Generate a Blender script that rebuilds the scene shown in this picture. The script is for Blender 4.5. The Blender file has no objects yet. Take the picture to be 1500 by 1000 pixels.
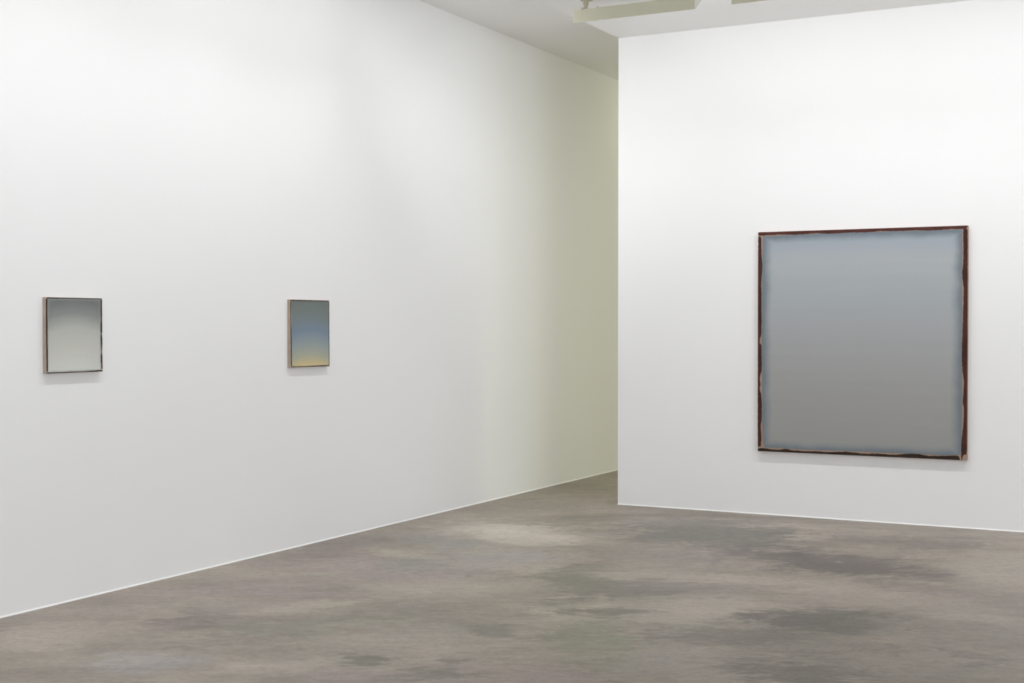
import bpy, bmesh, math, random
from mathutils import Vector, Matrix
random.seed(7)
C = bpy.context.scene.collection
PI = math.pi
# ---------------------------------------------------------------- room dimensions (metres)
XL = -5.697          # face of the long left wall
YP = 10.638          # face of the partition wall on the right
XP = -4.608          # free vertical edge of the partition
ZC = 4.001           # main ceiling
ZS = 4.132           # higher ceiling strip over the passage
XR, YB, YE = 5.2, -4.5, 16.5
EYE = 1.55

# ---------------------------------------------------------------- paints and lamp settings
WALLC = (.90, .90, .896)
CEILC = (.93, .93, .92)
FLOORK = 1.06
BIGF = [(155,155,152),(160,160,158),(166,167,168),(168,174,177),(173,178,181),(159,168,178)]
BIGE = (121,132,139)
S1F = [(214,216,210),(203,203,196),(187,189,182),(142,145,143),(120,122,121),(164,167,162)]
S2F = [(216,196,150),(200,186,148),(176,177,158),(156,165,162),(128,144,160),(124,134,134),(118,126,122)]
METAL = (216, 214, 192)
ENDCAP = (234, 231, 220)
WATT = 6.8
LCOL = (.98, .993, 1.03)
LTILT = math.radians(34)
LOFF = 1.15
LEFT_END = 8.3
EXPO = 0.09
LEFT_W, LEFT_TILT = 4.2, math.radians(34)
LOW_R, LOW_L = 3.6, 3.6      # second, tighter beam added to throw further down the wall
FILL_COOL = (.93, .98, 1.06)  # cool tint of the two large added fill lights
GREENISH = (1, 1.02, .80)
# name, place, looks at, width, height, watts, colour, spread in degrees
FILL_LAMPS = [
 ('side_fill_light', (XR - .03, 3, 1.75), (0, 3, 1.9), 6.0, 3.1, 205, FILL_COOL, 180),  # unseen source made up to raise the ambient level from the side
 ('near_fill_light', (0, YB + .03, 1.5), (0, 3, 1.9), 6.0, 2.6, 120, FILL_COOL, 180),  # unseen source made up to raise the ambient level from behind
 ('left_wall_fill_spot', (-4.5, 7.2, 3.9), (-5.7, 11.4, 2.8), .6, .6, 5.6, (.99, 1, 1.02), 54),  # spot added to brighten the left wall near the passage
 ('passage_fill_light', (0, 13.6, 4.05), (0, 13.6, 0), 3.0, .3, 112, GREENISH, 180),  # made-up overhead light that fills the passage with a greenish tone
 ('passage_fill_light', (-5.2, 14.8, 3.9), (-5.2, 13, 4.3), .4, .4, 11, GREENISH, 170),  # small uplight added for the passage wall and ceiling strip
]
PATCHES = [
   ([-4.788, 8.868], [1.812, 0.96], [0.321, -1.964], (0.4793, 0.4397, 0.3813), 0.95) ,
   ([-4.284, 8.736], [3.13, 1.535], [1.386, -2.595], (0.4564, 0.4125, 0.3467), 0.9) ,
   ([-5.028, 7.738], [2.405, 1.464], [-2.094, -7.408], (0.3663, 0.3325, 0.2705), 0.6) ,
   ([-5.428, 7.62], [3.115, 2.299], [2.33, -1.209], (0.2346, 0.1946, 0.1746), 0.8) ,
   ([-4.52, 7.332], [2.801, 1.655], [-0.126, -5.436], (0.2307, 0.2195, 0.2016), 0.7) ,
   ([-4.86, 8.187], [2.75, 1.58], [0.03, -4.332], (0.2623, 0.2502, 0.2307), 0.7) ,
   ([-4.195, 7.818], [2.168, 1.164], [1.407, -2.635], (0.3419, 0.3185, 0.2961), 0.6) ,
   ([-3.4, 7.334], [3.159, 1.465], [0.849, -1.591], (0.1878, 0.1779, 0.1384), 0.8) ,
   ([-3.276, 9.381], [1.278, 0.435], [0.243, -1.573], (0.162, 0.15, 0.1301), 0.85) ,
   ([-2.21, 8.733], [1.323, 0.311], [-0.242, -2.051], (0.162, 0.1384, 0.1248), 0.95) ,
   ([-1.897, 9.803], [1.926, 0.353], [0.119, -4.053], (0.1946, 0.1683, 0.147), 0.7) ,
   ([-2.364, 7.743], [1.209, 0.353], [0.485, -3.977], (0.3813, 0.3325, 0.2789), 0.9) ,
   ([-3.068, 7.66], [2.638, 1.038], [2.252, -7.195], (0.3515, 0.3095, 0.2705), 0.7) ,
   ([-2.443, 6.887], [3.57, 1.419], [4.247, -2.042], (0.3916, 0.3467, 0.2918), 0.9) ,
   ([-1.898, 7.005], [2.203, 0.581], [1.358, -4.023], (0.15, 0.1441, 0.1144), 0.85) ,
   ([-1.639, 5.883], [2.949, 0.824], [1.677, -3.148], (0.162, 0.147, 0.1195), 0.7) ,
   ([-1.224, 8.928], [3.499, 0.483], [0.838, -1.57], (0.3663, 0.3278, 0.2747), 0.7) ,
   ([-1.164, 6.872], [2.2, 0.375], [0.728, -1.366], (0.314, 0.2789, 0.2346), 0.5) ,
   ([-2.77, 6.017], [4.502, 2.074], [1.093, -2.05], (0.2423, 0.2346, 0.1746), 0.75) ,
   ([-4.731, 5.385], [3.553, 3.259], [7.452, -4.994], (0.1812, 0.1529, 0.1384), 0.9) ,
   ([-4.643, 5.617], [4.265, 3.654], [5.876, -4.617], (0.1946, 0.1683, 0.1559), 0.9) ,
   ([-4.389, 4.723], [2.493, 2.37], [3.529, -4.107], (0.3419, 0.314, 0.3005), 0.7) ,
   ([-3.598, 5.159], [5.414, 3.774], [4.082, -7.661], (0.1651, 0.159, 0.1248), 0.8) ,
   ([-3.149, 5.398], [10.454, 6.099], [7.346, -13.788], (0.1779, 0.1683, 0.1301), 0.7) ,
   ([-3.056, 5.088], [4.062, 2.439], [6.789, -12.747], (0.1878, 0.1812, 0.1413), 0.7) ,
   ([-5.146, 4.75], [2.647, 2.925], [1.833, -2.055], (0.3813, 0.3372, 0.2789), 0.7) ,
   ([-4.056, 9.073], [6.477, 2.897], [2.445, -4.576], (0.314, 0.2874, 0.2542), 0.7) ,
   ([-2.325, 9.375], [2.338, 0.548], [-0.339, -5.867], (0.2874, 0.2502, 0.2016), 0.6) ,
   ([-3.039, 7.065], [2.132, 0.944], [9.21, -10.109], (0.1946, 0.1746, 0.147), 0.7) ,
   ([-2.903, 7.409], [1.94, 0.761], [5.75, -10.78], (0.227, 0.1946, 0.1812), 0.6) ,
   ([-2.324, 6.254], [3.525, 1.264], [3.595, -13.381], (0.2016, 0.1812, 0.15), 0.6) ,
   ([-5.905, 5.761], [2.46, 2.75], [8.397, 0.419], (0.2542, 0.2159, 0.1878), 0.5) ,
   ([-5.019, 10.342], [2.547, 1.267], [2.72, -1.897], (0.2705, 0.2542, 0.2086), 0.5) ,
   ([-3.513, 6.239], [2.657, 1.497], [4.001, -7.505], (0.2623, 0.2307, 0.1912), 0.5) ,
   ([-3.917, 5.929], [5.173, 3.416], [4.779, -8.964], (0.2159, 0.1981, 0.159), 0.7) ,
   ([-3.206, 10.312], [3.007, 0.912], [0.832, -6.73], (0.305, 0.2582, 0.227), 0.6) ,
   ([-3.235, 5.885], [4.292, 2.094], [-4.483, -17.557], (0.2086, 0.1912, 0.159), 0.6) ,
   ([-2.219, 5.709], [4.325, 1.684], [3.224, -6.053], (0.305, 0.2705, 0.227), 0.6) ,
   ([-4.679, 4.358], [3.778, 4.315], [11.929, -6.291], (0.2542, 0.2159, 0.1779), 0.6) ,
   ([-3.691, 9.928], [1.478, 0.542], [0.763, -2.978], (0.2232, 0.2016, 0.1812), 0.7) ,
   ([-3.439, 8.462], [1.682, 0.673], [0.864, -2.961], (0.2346, 0.2086, 0.1812), 0.7) ,
   ([-2.955, 6.594], [3.114, 1.396], [5.522, -10.358], (0.1812, 0.1714, 0.1329), 0.8) ,
   ([-2.188, 6.476], [2.793, 0.946], [3.501, -6.569], (0.2016, 0.1845, 0.15), 0.75) ,
   ([-2.073, 6.912], [5.418, 1.629], [4.776, -8.958], (0.1746, 0.1441, 0.1329), 0.7) ,
   ([-2.255, 5.978], [3.246, 1.226], [2.973, -5.58], (0.3325, 0.2961, 0.2502), 0.7) ,
   ([-4.196, 5.257], [3.376, 2.692], [3.644, -6.838], (0.2086, 0.1878, 0.1529), 0.6) ,
   ([-3.483, 5.637], [2.302, 1.422], [2.049, -3.845], (0.3325, 0.2961, 0.2502), 0.6) ,
   ([-4.454, 5.933], [2.384, 1.843], [3.806, -3.507], (0.3712, 0.3278, 0.2705), 0.7) ,
   ([-4.092, 6.775], [1.776, 1.073], [1.77, -3.318], (0.3515, 0.3185, 0.2664), 0.6) ,
   ([-3.211, 5.948], [5.719, 2.797], [-1.955, -11.723], (0.2016, 0.1912, 0.1559), 0.7) ,
   ([-1.686, 7.743], [1.749, 0.34], [-0.68, -4.812], (0.3515, 0.3095, 0.2623), 0.8) ,
   ([-1.182, 7.387], [2.642, 0.389], [1.186, -8.124], (0.3813, 0.3372, 0.2874), 0.7) ,
   ([-1.597, 8.059], [2.138, 0.37], [-2.551, -10.048], (0.2542, 0.2195, 0.1912), 0.6) ,
   ([-1.444, 6.486], [5.169, 1.155], [3.881, -7.283], (0.2307, 0.2051, 0.1683), 0.6) ,
   ([-1.103, 6.517], [7.952, 0.719], [-12.887, -13.865], (0.2307, 0.2016, 0.1779), 0.6) ,
   ([-4.987, 5.002], [2.635, 2.741], [5.384, -3.608], (0.3231, 0.2831, 0.2346), 0.6) ,
   ([-4.965, 4.46], [3.083, 3.641], [11.213, -5.517], (0.2462, 0.2159, 0.1746), 0.6) ,
   ([-4.651, 5.828], [3.455, 2.92], [8.04, -3.693], (0.2874, 0.2423, 0.2122), 0.6) ,
   ([-6.276, 9.196], [2.364, 1.716], [8.493, -0.096], (0.2874, 0.2423, 0.2122), 0.6) ,
   ([-5.584, 9.799], [2.135, 1.258], [5.455, -2.41], (0.2961, 0.2502, 0.2195), 0.6) ,
]
BIG_top = [(-0.8188, 0.8679), (-0.8206, 0.8818), (-0.8137, 0.8882), (0.8079, 0.8913), (0.8154, 0.8849), (0.8139, 0.8767), (0.8055, 0.8687), (0.7932, 0.8639), (0.7733, 0.8651), (0.7035, 0.8669), (0.6282, 0.8631), (0.527, 0.8601), (0.4248, 0.8665), (0.2697, 0.8641), (0.1651, 0.8685), (0.0596, 0.8612), (-0.1006, 0.8641), (-0.2359, 0.8597), (-0.3289, 0.8681), (-0.4004, 0.8643), (-0.5114, 0.8606), (-0.6517, 0.866), (-0.7366, 0.8631), (-0.805, 0.8619)]
BIG_left = [(-0.8165, 0.8512), (-0.8079, 0.857), (-0.7964, 0.8517), (-0.7924, 0.8338), (-0.7909, 0.7119), (-0.7862, 0.6675), (-0.7826, 0.6009), (-0.787, 0.5456), (-0.7924, 0.457), (-0.7888, 0.3904), (-0.7896, 0.2684), (-0.787, 0.1686), (-0.7901, 0.0577), (-0.8026, 0.0243), (-0.8048, -0.009), (-0.7887, -0.0256), (-0.7861, -0.1365), (-0.7858, -0.2365), (-0.796, -0.2644), (-0.8016, -0.3089), (-0.7958, -0.3477), (-0.8025, -0.3812), (-0.7898, -0.4253), (-0.7839, -0.4974), (-0.7846, -0.6196), (-0.7925, -0.6755), (-0.7865, -0.7753), (-0.7908, -0.85), (-0.8149, -0.8544), (-0.8175, -0.554), (-0.819, 0.5572)]
BIG_right = [(0.7848, 0.8601), (0.7922, 0.8655), (0.8006, 0.8673), (0.815, 0.8581), (0.8175, 0.5289), (0.8192, 0.1675), (0.8234, -0.2975), (0.8235, -0.3285), (0.8203, -0.3751), (0.8203, -0.7114), (0.8197, -0.7994), (0.814, -0.8431), (0.7936, -0.8472), (0.7862, -0.8631), (0.7824, -0.8882), (0.7779, -0.8879), (0.7761, -0.8169), (0.7788, -0.7545), (0.7835, -0.6921), (0.7911, -0.6193), (0.7957, -0.531), (0.795, -0.4896), (0.7863, -0.4536), (0.7919, -0.3602), (0.7935, -0.2826), (0.7843, -0.2206), (0.7779, -0.1327), (0.7788, -0.0136), (0.7837, 0.1158), (0.7861, 0.2451), (0.7895, 0.3744), (0.7892, 0.426), (0.7795, 0.4882), (0.7787, 0.5502), (0.7854, 0.6121), (0.787, 0.7051), (0.7846, 0.7878)]
BIG_bottom = [(-0.8159, -0.8912), (-0.8154, -0.8689), (-0.7828, -0.8635), (-0.7371, -0.8654), (-0.6972, -0.8726), (-0.6406, -0.8723), (-0.5842, -0.8621), (-0.5225, -0.8714), (-0.4667, -0.8723), (-0.4167, -0.8733), (-0.3394, -0.8698), (-0.2298, -0.8725), (-0.0943, -0.8621), (0.0237, -0.8729), (0.1457, -0.8663), (0.2768, -0.871), (0.3805, -0.8567), (0.4578, -0.8563), (0.5447, -0.867), (0.6862, -0.8584), (0.7463, -0.854), (0.7613, -0.8622), (0.7679, -0.8873)]
BIG_field = [(-0.773, 0.851), (-0.5953, 0.8522), (-0.3178, 0.8579), (0.0065, 0.8576), (0.3734, 0.8566), (0.6282, 0.8558), (0.7714, 0.8564), (0.7729, 0.7364), (0.7713, 0.4263), (0.7748, 0.1158), (0.7697, -0.0913), (0.7767, -0.2984), (0.7766, -0.5057), (0.7726, -0.7133), (0.7682, -0.8442), (0.661, -0.8512), (0.3805, -0.8514), (0.1192, -0.8526), (-0.0943, -0.8513), (-0.367, -0.8558), (-0.5899, -0.8546), (-0.76, -0.852), (-0.7731, -0.6637), (-0.7752, -0.3306), (-0.7796, 0.0022), (-0.7781, 0.4457), (-0.777, 0.6673)]
S1_top = [(-0.2021, 0.2084), (0.2025, 0.2083), (0.2014, 0.2051), (0.0539, 0.2053), (-0.0718, 0.2055), (-0.1987, 0.2033)]
S1_left = [(-0.2088, 0.2005), (-0.1978, 0.1999), (-0.1991, 0.1344), (-0.1976, 0.0414), (-0.199, -0.033), (-0.1965, -0.1075), (-0.1965, -0.1969), (-0.2046, -0.1967), (-0.2067, -0.0329)]
S1_right = [(0.195, 0.1965), (0.204, 0.2036), (0.2059, 0.0406), (0.2063, 0.0171), (0.1994, 0.0094), (0.2031, -0.0024), (0.2067, -0.018), (0.2059, -0.0766), (0.2027, -0.0921), (0.2031, -0.1038), (0.2068, -0.1195), (0.2075, -0.1938), (0.199, -0.1935), (0.1986, -0.1779), (0.2007, -0.1702), (0.1955, -0.1544), (0.1957, -0.1154), (0.201, -0.0999), (0.197, -0.0569), (0.1946, -0.0179), (0.1963, 0.0094), (0.1943, 0.0484), (0.1977, 0.0874), (0.1948, 0.138)]
S1_bottom = [(-0.2028, -0.2079), (-0.2027, -0.2034), (-0.0986, -0.2048), (-0.024, -0.2038), (0.0519, -0.2054), (0.1553, -0.2023), (0.2074, -0.2016), (0.2079, -0.2086)]
S1_field = [(-0.1939, 0.1993), (0.0032, 0.2011), (0.1919, 0.2007), (0.1906, 0.0406), (0.1921, -0.1957), (0.052, -0.2008), (-0.024, -0.2), (-0.1084, -0.2004), (-0.1921, -0.1993)]
S2_top = [(-0.2278, 0.2318), (0.2163, 0.2317), (0.2163, 0.2277), (-0.035, 0.2273), (-0.2263, 0.2267)]
S2_left = [(-0.2286, 0.2205), (-0.2202, 0.2207), (-0.222, 0.087), (-0.2148, -0.0539), (-0.2121, -0.2231), (-0.2206, -0.2229), (-0.226, 0.04)]
S2_right = [(0.218, 0.2248), (0.223, 0.2249), (0.2257, -0.0588), (0.227, -0.2302), (0.2228, -0.2301), (0.2207, -0.0588)]
S2_bottom = [(-0.2198, -0.229), (-0.2152, -0.2249), (-0.0755, -0.2282), (0.0438, -0.2272), (0.222, -0.2286), (0.227, -0.2351)]
S2_field = [(-0.214, 0.2231), (0.2147, 0.2248), (0.2178, -0.227), (0.0037, -0.2242), (-0.1147, -0.2248), (-0.2091, -0.2241)]
# ---------------------------------------------------------------- helpers
def obj(name, bm, mat, parent=None, smooth=False):
    me = bpy.data.meshes.new(name); bmesh.ops.recalc_face_normals(bm, faces=bm.faces[:]); bm.to_mesh(me); bm.free()
    if smooth:
        for f in me.polygons: f.use_smooth = True
    me.materials.append(mat)
    o = bpy.data.objects.new(name, me); C.objects.link(o)
    if parent: o.parent = parent
    return o
def box(bm, x0, x1, y0, y1, z0, z1):
    vs = [bm.verts.new(v) for v in ((x0,y0,z0),(x1,y0,z0),(x1,y1,z0),(x0,y1,z0),(x0,y0,z1),(x1,y0,z1),(x1,y1,z1),(x0,y1,z1))]
    for f in ((0,3,2,1),(4,5,6,7),(0,1,5,4),(1,2,6,5),(2,3,7,6),(3,0,4,7)): bm.faces.new([vs[i] for i in f])
def struct(name, bm, mat):
    o = obj(name, bm, mat); o['kind'] = 'structure'; return o
def thing(name, label, cat, loc, rotz=0, group=None):
    o = bpy.data.objects.new(name, None); C.objects.link(o); o.empty_display_size = .1
    o.location = loc; o.rotation_euler = (0, 0, rotz); o['label'] = label; o['category'] = cat
    if group: o['group'] = group
    return o
def prism_x(bm, prof, x0, x1):               # closed (y,z) outline pushed along x
    a = [bm.verts.new((x0, y, z)) for y, z in prof]; b = [bm.verts.new((x1, y, z)) for y, z in prof]
    n = len(prof)
    for i in range(n): bm.faces.new((a[i], a[(i+1) % n], b[(i+1) % n], b[i]))
    bm.faces.new(a[::-1]); bm.faces.new(b)
def lathe(bm, prof, cx, cy, n=24):           # (r, z) profile around a vertical axis, capped
    rings = [[bm.verts.new((cx + r*math.cos(2*PI*k/n), cy + r*math.sin(2*PI*k/n), z)) for k in range(n)] for r, z in prof]
    for A, B in zip(rings, rings[1:]):
        for k in range(n): bm.faces.new((A[k], A[(k+1) % n], B[(k+1) % n], B[k]))
    bm.faces.new(rings[0][::-1]); bm.faces.new(rings[-1])

# ---------------------------------------------------------------- materials
def lin(r, g, b):
    f = lambda c: ((c/255 + .055)/1.055)**2.4 if c > 10 else c/255/12.92
    return (f(r), f(g), f(b), 1)
class NT:
    def __init__(s, name, rough=.8, spec=.3):
        s.m = bpy.data.materials.new(name); s.m.use_nodes = True; s.t = s.m.node_tree
        s.b = s.t.nodes['Principled BSDF']; s.b.inputs['Roughness'].default_value = rough
        s.b.inputs['Specular IOR Level'].default_value = spec
    def n(s, typ, **kw):
        x = s.t.nodes.new(typ)
        for k, v in kw.items(): setattr(x, k, v)
        return x
    def put(s, sock, v):
        if isinstance(v, bpy.types.NodeSocket): s.t.links.new(v, sock)
        else: sock.default_value = v
    def math(s, op, a, b=None, c=None, clamp=False):
        x = s.n('ShaderNodeMath', operation=op, use_clamp=clamp)
        s.put(x.inputs[0], a)
        if b is not None: s.put(x.inputs[1], b)
        if c is not None: s.put(x.inputs[2], c)
        return x.outputs[0]
    def vmath(s, op, a, b=None, out=0):
        x = s.n('ShaderNodeVectorMath', operation=op); s.put(x.inputs[0], a)
        if b is not None: s.put(x.inputs[1], b)
        return x.outputs['Value'] if op in ('DOT_PRODUCT', 'LENGTH') else x.outputs[0]
    def coord(s): return s.n('ShaderNodeTexCoord').outputs['Object']
    def mapping(s, v, scale=(1,1,1), rot=(0,0,0)):
        x = s.n('ShaderNodeMapping'); s.put(x.inputs['Vector'], v); x.inputs['Scale'].default_value = scale; x.inputs['Rotation'].default_value = rot
        return x.outputs[0]
    def noise(s, v, scale, detail=4, rough=.5, dist=0, col=False):
        x = s.n('ShaderNodeTexNoise'); s.put(x.inputs['Vector'], v); x.inputs['Scale'].default_value = scale
        x.inputs['Detail'].default_value = detail; x.inputs['Roughness'].default_value = rough; x.inputs['Distortion'].default_value = dist
        return x.outputs['Color' if col else 'Fac']
    def ramp(s, v, stops, interp='LINEAR'):
        x = s.n('ShaderNodeValToRGB'); s.put(x.inputs[0], v); e = x.color_ramp.elements; x.color_ramp.interpolation = interp
        for i, (p, c) in enumerate(stops):
            q = e[i] if i < 2 else e.new(p)
            q.position = p; q.color = c if len(c) == 4 else (*c, 1)
        return x.outputs[0]
    def mix(s, f, a, b, blend='MIX'):
        x = s.n('ShaderNodeMix', data_type='RGBA', blend_type=blend)
        s.put(x.inputs[0], f); s.put(x.inputs[6], a); s.put(x.inputs[7], b); return x.outputs[2]
    def smooth(s, v, a, b, c=0., d=1.):
        x = s.n('ShaderNodeMapRange', interpolation_type='SMOOTHSTEP'); s.put(x.inputs[0], v)
        for i, k in enumerate((a, b, c, d)): x.inputs[i+1].default_value = k
        return x.outputs[0]
    def bump(s, h, strength=.1, dist=.01):
        x = s.n('ShaderNodeBump'); s.put(x.inputs['Height'], h); x.inputs['Strength'].default_value = strength; x.inputs['Distance'].default_value = dist
        s.t.links.new(x.outputs[0], s.b.inputs['Normal'])
    def base(s, c): s.put(s.b.inputs['Base Color'], c); return s.m

def plaster(name, col):
    m = NT(name, .85, .15); c = m.coord()
    v = m.noise(c, .8, 3); fine = m.noise(c, 60, 3)
    m.base(m.mix(m.smooth(v, .35, .65, 0, .35), (*col, 1), (col[0]*.985, col[1]*.985, col[2]*.975, 1)))
    m.bump(m.math('ADD', m.noise(c, 2.2, 3), m.math('MULTIPLY', fine, .06)), .25, .01)
    return m.m
M_wall = plaster('white_wall_paint', WALLC)
M_ceil = plaster('white_ceiling_paint', CEILC)

def floor_mat():
    m = NT('trowelled_concrete', .55, .35); c = m.coord()
    fr = m.mapping(c, (1, 1, 1), (0, 0, -math.radians(27.9)))          # trowel strokes run this way
    st = m.mapping(fr, (.55, 1.25, 1))
    warp = m.vmath('MULTIPLY', m.vmath('SUBTRACT', m.noise(st, 1.5, 6, .62, 0, True), (.5, .5, .5)), (1.0, .9, 0))
    warp2 = m.vmath('MULTIPLY', m.vmath('SUBTRACT', m.noise(m.mapping(fr, (.7, 1.3, 1)), 7, 6, .68, 0, True), (.5, .5, .5)), (.38, .38, 0))
    pos = m.vmath('ADD', m.vmath('ADD', c, warp), warp2)
    big = m.noise(st, .9, 8, .62, .8)
    col = m.ramp(big, [(.33, lin(126, 119, 109)), (.45, lin(141, 133, 122)), (.56, lin(150, 141, 130)), (.68, lin(163, 154, 142))])
    hue = m.noise(st, .8, 6, .6, .5)
    col = m.mix(m.smooth(hue, .54, .68, 0, .5), col, lin(133, 131, 117))
    col = m.mix(m.smooth(hue, .47, .34, 0, .6), col, lin(148, 135, 131))
    mid = m.noise(m.mapping(fr, (.8, 1.1, 1)), 2.6, 12, .72, .8)           # cloudy trowelling
    strk = m.noise(m.mapping(fr, (.55, 1.5, 1)), 5.0, 10, .74, 2.4)        # long wisps
    fine = m.noise(m.mapping(fr, (.9, 1.1, 1)), 19, 9, .80, .8)            # grain
    rim = m.math('ADD', m.math('MULTIPLY', m.math('SUBTRACT', mid, .5), 3.2), m.math('MULTIPLY', m.math('SUBTRACT', strk, .5), 3.0))
    for (ctr, a, b, pc, s) in PATCHES:
        u = m.vmath('DOT_PRODUCT', pos, (a[0], a[1], 0)); v = m.vmath('DOT_PRODUCT', pos, (b[0], b[1], 0))
        u = m.math('SUBTRACT', u, a[0]*ctr[0] + a[1]*ctr[1]); v = m.math('SUBTRACT', v, b[0]*ctr[0] + b[1]*ctr[1])
        d = m.math('SQRT', m.math('ADD', m.math('MULTIPLY', u, u), m.math('MULTIPLY', v, v)))
        col = m.mix(m.smooth(m.math('ADD', d, rim), 1.5, .45, 0, min(1., s*1.05)), col, (*pc, 1))
    k = m.math('ADD', m.math('MULTIPLY', m.math('SUBTRACT', mid, .5), 1.0), m.math('MULTIPLY', m.math('SUBTRACT', strk, .5), .6))
    k = m.math('ADD', k, m.math('MULTIPLY', m.math('SUBTRACT', fine, .5), 1.05))
    vm = m.n('ShaderNodeVectorMath', operation='SCALE'); m.put(vm.inputs[0], col); m.put(vm.inputs['Scale'], m.math('MULTIPLY', m.math('ADD', k, 1.0), FLOORK))
    # dark open pores gathered in clusters, and pale scuffs
    clus = m.smooth(m.noise(c, 1.1, 3, .5), .47, .62)
    spk = m.smooth(m.noise(m.mapping(fr, (.5, 1.5, 1)), 9, 6, .62, .8), .62, .72, 0, .55)
    col = m.mix(m.math('MULTIPLY', spk, clus), vm.outputs[0], lin(92, 88, 77))
    pale = m.smooth(m.noise(m.mapping(fr, (.35, 2.4, 1)), 4.2, 7, .66, 2.2), .60, .72, 0, .45)
    col = m.mix(pale, col, lin(176, 168, 157))
    m.base(col)
    m.put(m.b.inputs['Roughness'], m.smooth(mid, .3, .7, .42, .6))
    m.bump(m.math('ADD', mid, m.math('MULTIPLY', fine, .3)), .08, .006)
    return m.m
M_floor = floor_mat()
m = NT('pale_bead_and_frame', .6, .3); M_pale = m.base((.88, .88, .86, 1))  # shared by the added wall-foot bead and the added frames

BIG_field = [(x*1.008, z*1.0065) for x, z in BIG_field]
S1_field = [(x*1.018, z*1.012) for x, z in S1_field]
S2_field = [(x*1.012, z*1.008) for x, z in S2_field]
S1_top = [(x, z - .0020 if z < .207 else z) for x, z in S1_top]
S2_top = [(x, z - .0012 if z < .230 else z) for x, z in S2_top]
S1_bottom = [(x, z + .0008 if z > -.206 else z) for x, z in S1_bottom]
def linen(name, col):
    m = NT(name, .9, .1); c = m.coord()
    v = m.noise(m.mapping(c, (1, 1, 1)), 900, 2); w = m.noise(c, 14, 4)
    col2 = m.mix(m.smooth(w, .3, .7), col, tuple(k*.82 for k in col[:3]) + (1,))
    m.base(m.mix(m.math('MULTIPLY', v, .3), col2, tuple(k*.7 for k in col[:3]) + (1,)))
    m.bump(v, .3, .001); return m.m
def dark_paint(name, col, col2):
    m = NT(name, .62, .25); c = m.coord(); w = m.noise(c, 7, 5, .6)
    m.base(m.mix(m.smooth(w, .35, .65), col, col2)); m.bump(m.noise(c, 120, 3), .2, .001); return m.m

# picture-plane materials work in local x (across) and local z (up)
def field_mat(name, w, h, stops, bend, edge_col, edge_w, edge_s, seed, corner=None, rough=.7):
    m = NT(name, rough, .2); c = m.coord()
    sx = m.n('ShaderNodeSeparateXYZ'); m.put(sx.inputs[0], c)
    u = m.math('DIVIDE', sx.outputs[0], w); v = m.math('ADD', m.math('DIVIDE', sx.outputs[2], h), .5)
    wob = m.math('SUBTRACT', m.noise(m.mapping(c, (.5, 1, 3)), 5/max(w, .5), 4, .5), .5)
    u2 = m.math('MULTIPLY', u, u)
    t = m.math('ADD', m.math('ADD', v, m.math('MULTIPLY', u2, bend)), m.math('MULTIPLY', wob, .05))
    # faint horizontal brush passes that bow with the picture
    br = m.n('ShaderNodeCombineXYZ'); m.put(br.inputs[0], m.math('MULTIPLY', u, .8)); m.put(br.inputs[1], seed); m.put(br.inputs[2], m.math('MULTIPLY', t, 34.))
    brush = m.math('SUBTRACT', m.noise(br.outputs[0], 1, 4, .6), .5)
    col = m.ramp(m.math('ADD', t, m.math('MULTIPLY', brush, .03), clamp=True), stops, 'EASE' if len(stops) < 3 else 'LINEAR')
    e = m.math('SUBTRACT', .5, m.math('ABSOLUTE', u)); ev = m.math('MINIMUM', m.math('SUBTRACT', 1., v), v)
    jit = m.math('MULTIPLY', m.math('SUBTRACT', m.noise(c, 6/max(w, .4), 4, .55), .5), edge_w*.9)
    ed = m.math('ADD', m.math('MINIMUM', e, m.math('MULTIPLY', ev, edge_s[2])), jit)
    col = m.mix(m.smooth(ed, edge_w, edge_w*.15, 0, edge_s[0]), col, edge_col)
    col = m.mix(m.smooth(ed, edge_w*.45, 0., 0, edge_s[1]), col, tuple(k*.72 for k in edge_col[:3]) + (1,))
    if corner:                                      # darker top corners sweeping down the sides
        cc = m.math('ADD', m.math('MULTIPLY', u2, 1.6), m.math('SUBTRACT', v, 1.22))
        col = m.mix(m.smooth(cc, -.12, .22, 0, corner[1]), col, corner[0])
    vm = m.n('ShaderNodeVectorMath', operation='SCALE'); m.put(vm.inputs[0], col); m.put(vm.inputs['Scale'], m.math('ADD', 1., m.math('MULTIPLY', brush, .07)))
    m.base(vm.outputs[0]); m.bump(brush, .12, .001)
    return m.m

# ---------------------------------------------------------------- the room
def slab(name, mat, *boxes):
    bm = bmesh.new()
    for b_ in boxes: box(bm, *b_)
    return struct(name, bm, mat)
T = .2
slab('floor', M_floor, (XL - T, XR + T, YB - T, YE + T, -.12, 0))
slab('wall_left', M_wall, (XL - T, XL, YB - T, YE + T, 0, ZS))
slab('wall_right', M_wall, (XP, XR, YP, YP + T, 0, ZS))                 # partition carrying the large picture
slab('wall_far', M_wall, (XL, XR, YE, YE + T, 0, ZS))
slab('wall_near', M_wall, (XL, XR, YB - T, YB, 0, ZS))
slab('wall_side', M_wall, (XR, XR + T, YB - T, YE + T, 0, ZS))
slab('ceiling', M_ceil, (XL - T, XR + T, YB - T, YE + T, ZS, ZS + .12), (XP, XR, YB, YP, ZC, ZS))
def bead(name, pts_prof, a, b, axis):
    # thin bead made up to show a bright line where wall meets floor
    bm = bmesh.new()
    A = [bm.verts.new(q(a)) for q in pts_prof]; B = [bm.verts.new(q(b)) for q in pts_prof]; n = len(A)
    for i in range(n): bm.faces.new((A[i], A[(i+1) % n], B[(i+1) % n], B[i]))
    bm.faces.new(A); bm.faces.new(B[::-1])
    return struct(name, bm, M_pale)
r = .007
bead('bright_line_1', [lambda t: (XL, t, 0), lambda t: (XL + r, t, 0), lambda t: (XL + r*.55, t, r*.7), lambda t: (XL, t, r*1.2)], YB, YE, 1)
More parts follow.
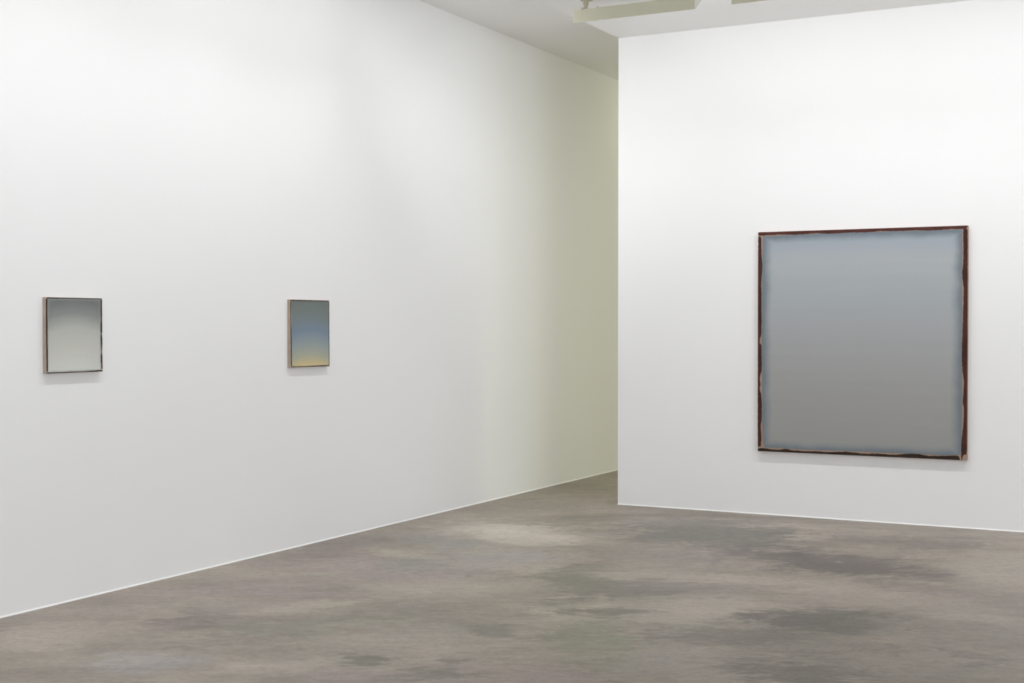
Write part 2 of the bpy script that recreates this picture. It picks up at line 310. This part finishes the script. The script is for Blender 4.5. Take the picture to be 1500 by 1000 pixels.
bead('bright_line_2', [lambda t: (t, YP, 0), lambda t: (t, YP - r, 0), lambda t: (t, YP - r*.55, r*.7), lambda t: (t, YP, r*1.2)], XP, XR, 0)

# ---------------------------------------------------------------- pictures
def rough_outline(pts, step, amp):
    out = []
    for i, a in enumerate(pts):
        b = pts[(i+1) % len(pts)]; L = math.hypot(b[0]-a[0], b[1]-a[1]); n = max(1, int(L/step))
        for k in range(n):
            t = k/n; j = (random.uniform(-amp, amp), random.uniform(-amp, amp)) if 0 < k else (0, 0)
            out.append((a[0] + (b[0]-a[0])*t + j[0], a[1] + (b[1]-a[1])*t + j[1]))
    return out
def paint_layer(name, pts, y0, thick, mat, parent, step=.02, amp=.0012, clamp=None):
    """a thin coat of paint lying on the canvas front (local y = y0, thickness towards -y)"""
    bm = bmesh.new(); o2 = rough_outline(pts, step, amp)
    if clamp: o2 = [(max(-clamp[0], min(clamp[0], x)), max(-clamp[1], min(clamp[1], z))) for x, z in o2]
    vs = [bm.verts.new((x, y0, z)) for x, z in o2]
    f = bm.faces.new(vs); bm.normal_update()
    ex = bmesh.ops.extrude_face_region(bm, geom=[f])
    for v in ex['geom']:
        if isinstance(v, bmesh.types.BMVert): v.co.y -= thick
    bmesh.ops.triangulate(bm, faces=[g for g in bm.faces if len(g.verts) > 4])
    return obj(name, bm, mat, parent)
def canvas(name, w, h, d, mat, parent, bev):
    bm = bmesh.new(); box(bm, -w/2, w/2, 0, d, -h/2, h/2)
    bmesh.ops.bevel(bm, geom=[e for e in bm.edges if sum(abs(v.co.y) < 1e-6 for v in e.verts) == 2 or abs(e.verts[0].co.y - e.verts[1].co.y) > .01],
                    offset=bev, segments=3, profile=.5, affect='EDGES')
    return obj(name, bm, mat, parent)
def picture(label, loc, rotz, w, h, d, polys, mats, linen_m, bev, amp, group=None, sub=None):
    t = thing('abstract_painting', label, 'painting', loc, rotz, group)
    canvas('canvas', w, h, d, linen_m, t, bev)
    cl = (w/2 - bev*.6, h/2 - bev*.6)
    f = paint_layer('painted_field', polys['field'], 0, .0007, mats['field'], t, .03, amp, cl); f['label'] = sub['field']
    for k in ('top', 'left', 'right', 'bottom'):
        s = paint_layer('painted_border', polys[k], 0, .0012, mats[k], t, .012, amp, (w/2 - .0005, h/2 - .0005))
        s['label'] = sub[k]
    return t
M_linen_big = linen('raw_linen', lin(176, 150, 134))
M_linen_small = linen('pinkish_linen', lin(188, 172, 156))
red = dark_paint('red_brown_paint', lin(88, 50, 42), lin(74, 40, 33))
red2 = dark_paint('deep_red_brown_paint', lin(78, 44, 36), lin(62, 34, 27))
umber = dark_paint('dark_umber_paint', lin(56, 41, 30), lin(43, 31, 23))
blk = dark_paint('brown_black_paint', lin(54, 44, 38), lin(42, 34, 29))
W, H = 1.6365, 1.7795
fm = field_mat('blue_grey_field', 1.55, 1.71, [(0, lin(*BIGF[0])), (.25, lin(*BIGF[1])), (.5, lin(*BIGF[2])), (.72, lin(*BIGF[3])), (.88, lin(*BIGF[4])), (1, lin(*BIGF[5]))],
               0.03, lin(*BIGE), .055, (.75, .5, 1.4), 1.3)
picture('large blue-grey painting with red-brown painted border on the right wall', (-2.5383, YP - .036, 1.4083), 0, W, H, .035,
        dict(top=BIG_top, left=BIG_left, right=BIG_right, bottom=BIG_bottom, field=BIG_field),
        dict(top=red, left=red2, right=red2, bottom=umber, field=fm), M_linen_big, .005, .0016,
        sub=dict(field='smooth grey field shading to blue at the top and edges', top='red-brown painted band along the top', left='red-brown painted band down the left side',
                 right='red-brown painted band down the right side', bottom='blackish brown painted band along the bottom'))
# the two small pictures hang on the left wall: local x runs along +y of the room
f1 = field_mat('pale_grey_field', .39, .40, [(0, lin(*S1F[0])), (.3, lin(*S1F[1])), (.6, lin(*S1F[2])), (.82, lin(*S1F[3])), (1, lin(*S1F[4]))],
               .35, lin(*S1F[5]), .03, (.35, .3, 1.), 4.2, (lin(*S1F[3]), .6))
picture('small pale grey painting with thin dark edges on the left wall', (XL + .025, 5.4877, 1.4875), PI/2, .4165, .4171, .025,
        dict(top=S1_top, left=S1_left, right=S1_right, bottom=S1_bottom, field=S1_field),
        dict(top=blk, left=blk, right=blk, bottom=blk, field=f1), M_linen_small, .0016, .0005, 'small paintings on the left wall',
        sub=dict(field='pale grey field, darker towards the top corners', top='dark line of paint along the top edge', left='dark line of paint down the left edge',
                 right='broken dark line of paint down the right edge', bottom='dark line of paint along the bottom edge'))
f2 = field_mat('dusk_sky_field', .44, .46, [(0, lin(*S2F[0])), (.08, lin(*S2F[1])), (.17, lin(*S2F[2])), (.32, lin(*S2F[3])), (.55, lin(*S2F[4])), (.78, lin(*S2F[5])), (1, lin(*S2F[6]))],
               .3, lin(*S2F[5]), .02, (.3, .2, 1.), 7.7)
picture('small dusky blue painting fading to yellow at the bottom, on the left wall', (XL + .025, 7.6748, 1.4842), PI/2, .4555, .4706, .025,
        dict(top=S2_top, left=S2_left, right=S2_right, bottom=S2_bottom, field=S2_field),
        dict(top=blk, left=blk, right=blk, bottom=blk, field=f2), M_linen_small, .0016, .0005, 'small paintings on the left wall',
        sub=dict(field='dusky blue field turning yellow at the bottom', top='dark line of paint along the top edge', left='thin dark line of paint down the left edge',
                 right='thin dark line of paint down the right edge', bottom='dark line of paint along the bottom edge'))

# ---------------------------------------------------------------- wall washing ceiling lights
m = NT('grey_powder_coated_metal', .5, .4); M_metal = m.base(lin(*METAL))
m = NT('white_reflector_metal', .35, .5); M_refl = m.base((.85, .85, .83, 1))
m = NT('worn_joint_metal', .45, .5); M_joint = m.base(lin(196, 189, 168))
m = NT('glowing_tube', .5, .3); m.base((.9, .9, .9, 1)); m.b.inputs['Emission Color'].default_value = (1, .98, .95, 1); m.b.inputs['Emission Strength'].default_value = 4; M_tube = m.m
HL = .481                      # half length
ZB, ZT = 3.8195 - ZC, 3.9165 - ZC
def make_washer(loc, rotz, label):
    t = thing('wall_washer_light', label, 'ceiling light', loc, rotz, 'wall washing lights under the ceiling')
    # folded sheet housing open towards the wall: outer outline then inner outline
    out = [(0, ZB), (0, ZT), (.045, ZT + .008), (.127, ZT + .004), (.127, ZB + .088)]
    inn = [(.123, ZB + .088), (.123, ZT), (.045, ZT + .004), (.003, ZT - .004), (.003, ZB + .002)]
    bm = bmesh.new(); prism_x(bm, out + inn, -HL, HL)
    obj('housing', bm, M_metal, t)
    for s in (-1, 1):
        bm = bmesh.new(); prism_x(bm, out, s*HL, s*(HL + .004)); obj('end_cap', bm, M_endcap, t)
    bm = bmesh.new(); n = 14                                   # fluorescent tube lying in the housing
    A = [bm.verts.new((-HL + .02, .052 + .008*math.cos(2*PI*k/n), ZT - .018 + .008*math.sin(2*PI*k/n))) for k in range(n)]
    B = [bm.verts.new((HL - .02, v.co.y, v.co.z)) for v in A]
    for k in range(n): bm.faces.new((A[k], A[(k+1) % n], B[(k+1) % n], B[k]))
    bm.faces.new(A); bm.faces.new(B[::-1]); obj('lamp_tube', bm, M_tube, t)
    for s in (-1, 1):
        x = s*(HL - .085)
        bm = bmesh.new(); lathe(bm, [(.050, 0), (.050, -.008), (.044, -.013), (.024, -.016)], x, .045, 28); c = obj('ceiling_mount', bm, M_joint, t)
        bm = bmesh.new(); lathe(bm, [(.021, -.014), (.021, -.046), (.0165, -.053), (.0135, -.055), (.0135, -.066), (.0155, -.068), (.0155, -.078), (.013, ZT + .004)], x, .030, 20)
        box(bm, x - .026, x - .008, -.002, .024, ZT - .008, ZT + .012)          # pinch clamp on the housing lip
        obj('swivel_stem', bm, M_joint, t)
    for x in (-HL + .19, HL - .19):
        bm = bmesh.new(); lathe(bm, [(.006, ZT), (.006, ZT + .007), (.004, ZT + .010)], x, .008, 12); obj('screw', bm, M_joint, t)
    ld = bpy.data.lights.new('tube_glow', 'AREA'); ld.shape = 'RECTANGLE'; ld.size = 2*HL - .06; ld.size_y = .075
    ld.energy = WATT; ld.color = LCOL
    lo = bpy.data.objects.new('tube_glow', ld); C.objects.link(lo); lo.parent = t
    lo.location = (0, .066, ZB + .060)
    ny, nz = math.sin(LTILT), -math.cos(LTILT)                    # looks down and towards the wall
    lo.rotation_euler = (LTILT, 0, 0)
    l2 = ld.copy(); l2.name = 'added_low_beam'; l2.energy = LOW_R; l2.spread = math.radians(110)  # extra light added to strengthen shadows below the pictures, no lens modelled
    lo = bpy.data.objects.new('added_low_beam', l2); C.objects.link(lo); lo.parent = t
    lo.location = (0, .066, ZB + .050); lo.rotation_euler = (math.radians(12), 0, 0)
    return t
m = NT('pale_end_cap_metal', .5, .4); M_endcap = m.base(lin(*ENDCAP))
def copy_tree(src, loc, rotz, label):
    r_ = src.copy(); C.objects.link(r_); r_.location = loc; r_.rotation_euler = (0, 0, rotz); r_['label'] = label
    for ch in list(src.children):
        c = ch.copy(); C.objects.link(c); c.parent = r_
    return r_
PITCH = 1.2444
YW = 9.2
first = make_washer((-4.3505 + HL, YW, ZC), 0, 'grey metal wall washer light beside the open ceiling edge, its right end cap showing')
lab_r = 'grey wall washer light whose bottom edge just shows, above the large painting'
off_r = 'grey wall washer light further right in the row facing the partition'
off_l = 'grey wall washer light in the row facing the long left wall'
for k in range(1, 7):
    copy_tree(first, (-4.3505 + HL + PITCH*k, YW - (.012 if k else 0), ZC), 0, lab_r if k == 1 else off_r)
lamp_left = {}
for k in range(10):
    q = copy_tree(first, (XL + LOFF, LEFT_END - HL - PITCH*k, ZC), PI/2, off_l)
    for ch in q.children:
        if ch.type == 'LIGHT':
            key = ch.name.split('.')[0]
            if key not in lamp_left: lamp_left[key] = ch.data.copy(); lamp_left[key].energy = LEFT_W if key == 'tube_glow' else LOW_L
            ch.data = lamp_left[key]
            if key == 'tube_glow': ch.rotation_euler = (LEFT_TILT, 0, 0)

# ---------------------------------------------------------------- added fill lights, their sources unseen and made up
for (nm, p, q, sx, sy, W_, col, sp) in FILL_LAMPS:
    ld = bpy.data.lights.new(nm, 'AREA'); ld.shape = 'RECTANGLE'; ld.size = sx; ld.size_y = sy; ld.energy = W_; ld.color = col
    ld.spread = math.radians(sp)
    o = bpy.data.objects.new(nm, ld); C.objects.link(o); o.location = p
    o.rotation_euler = (Vector(q) - Vector(p)).to_track_quat('-Z', 'Y').to_euler()
for i, (x0, x1, y0, y1) in enumerate([(XR - .06, XR, -.05, 6.05), (-3.05, 3.05, YB, YB + .06)]):
    bm = bmesh.new(); sx = i == 1                               # unseen frames made up around the two large fill lights
    z0, z1 = .15, 3.35
    if i == 1: z1 = 2.85
    if sx:
        for bx in ((x0, x0 + .05, z0, z1), (x1 - .05, x1, z0, z1), (-.025, .025, z0, z1)): box(bm, bx[0], bx[1], y0, y1, bx[2], bx[3])
        box(bm, x0 + .05, x1 - .05, y0, y1, z0, z0 + .05); box(bm, x0 + .05, x1 - .05, y0, y1, z1 - .05, z1)
    else:
        for by in ((y0, y0 + .05), (y1 - .05, y1), (2.975, 3.025)): box(bm, x0, x1, by[0], by[1], z0, z1)
        box(bm, x0, x1, y0 + .05, y1 - .05, z0, z0 + .05); box(bm, x0, x1, y0 + .05, y1 - .05, z1 - .05, z1)
    struct('added_window_%d' % (i + 1), bm, M_pale)
w = bpy.data.worlds.new('world'); bpy.context.scene.world = w; w.use_nodes = True
w.node_tree.nodes['Background'].inputs[0].default_value = (1, 1, 1, 1); w.node_tree.nodes['Background'].inputs[1].default_value = 0.0

# ---------------------------------------------------------------- camera
yaw, pit, roll = math.radians(27.9324), math.radians(.7369), math.radians(.0282)
fw = Vector((-math.sin(yaw)*math.cos(pit), math.cos(yaw)*math.cos(pit), -math.sin(pit)))
r0 = Vector((math.cos(yaw), math.sin(yaw), 0)); u0 = r0.cross(fw)
rr = math.cos(roll)*r0 + math.sin(roll)*u0; uu = math.cos(roll)*u0 - math.sin(roll)*r0
cd = bpy.data.cameras.new('camera'); cam = bpy.data.objects.new('camera', cd); C.objects.link(cam)
cd.sensor_width = 36; cd.lens = 1969.39*36/1500; cd.clip_end = 100
M = Matrix((rr, uu, -fw)).transposed().to_4x4(); M.translation = (0, 0, EYE); cam.matrix_world = M
S = bpy.context.scene; S.camera = cam
S.view_settings.view_transform = 'Standard'; S.view_settings.look = 'None'; S.view_settings.exposure = EXPO; S.view_settings.gamma = 1
S.view_settings.use_curve_mapping = False
S.cycles.diffuse_bounces = 6; S.cycles.max_bounces = 8
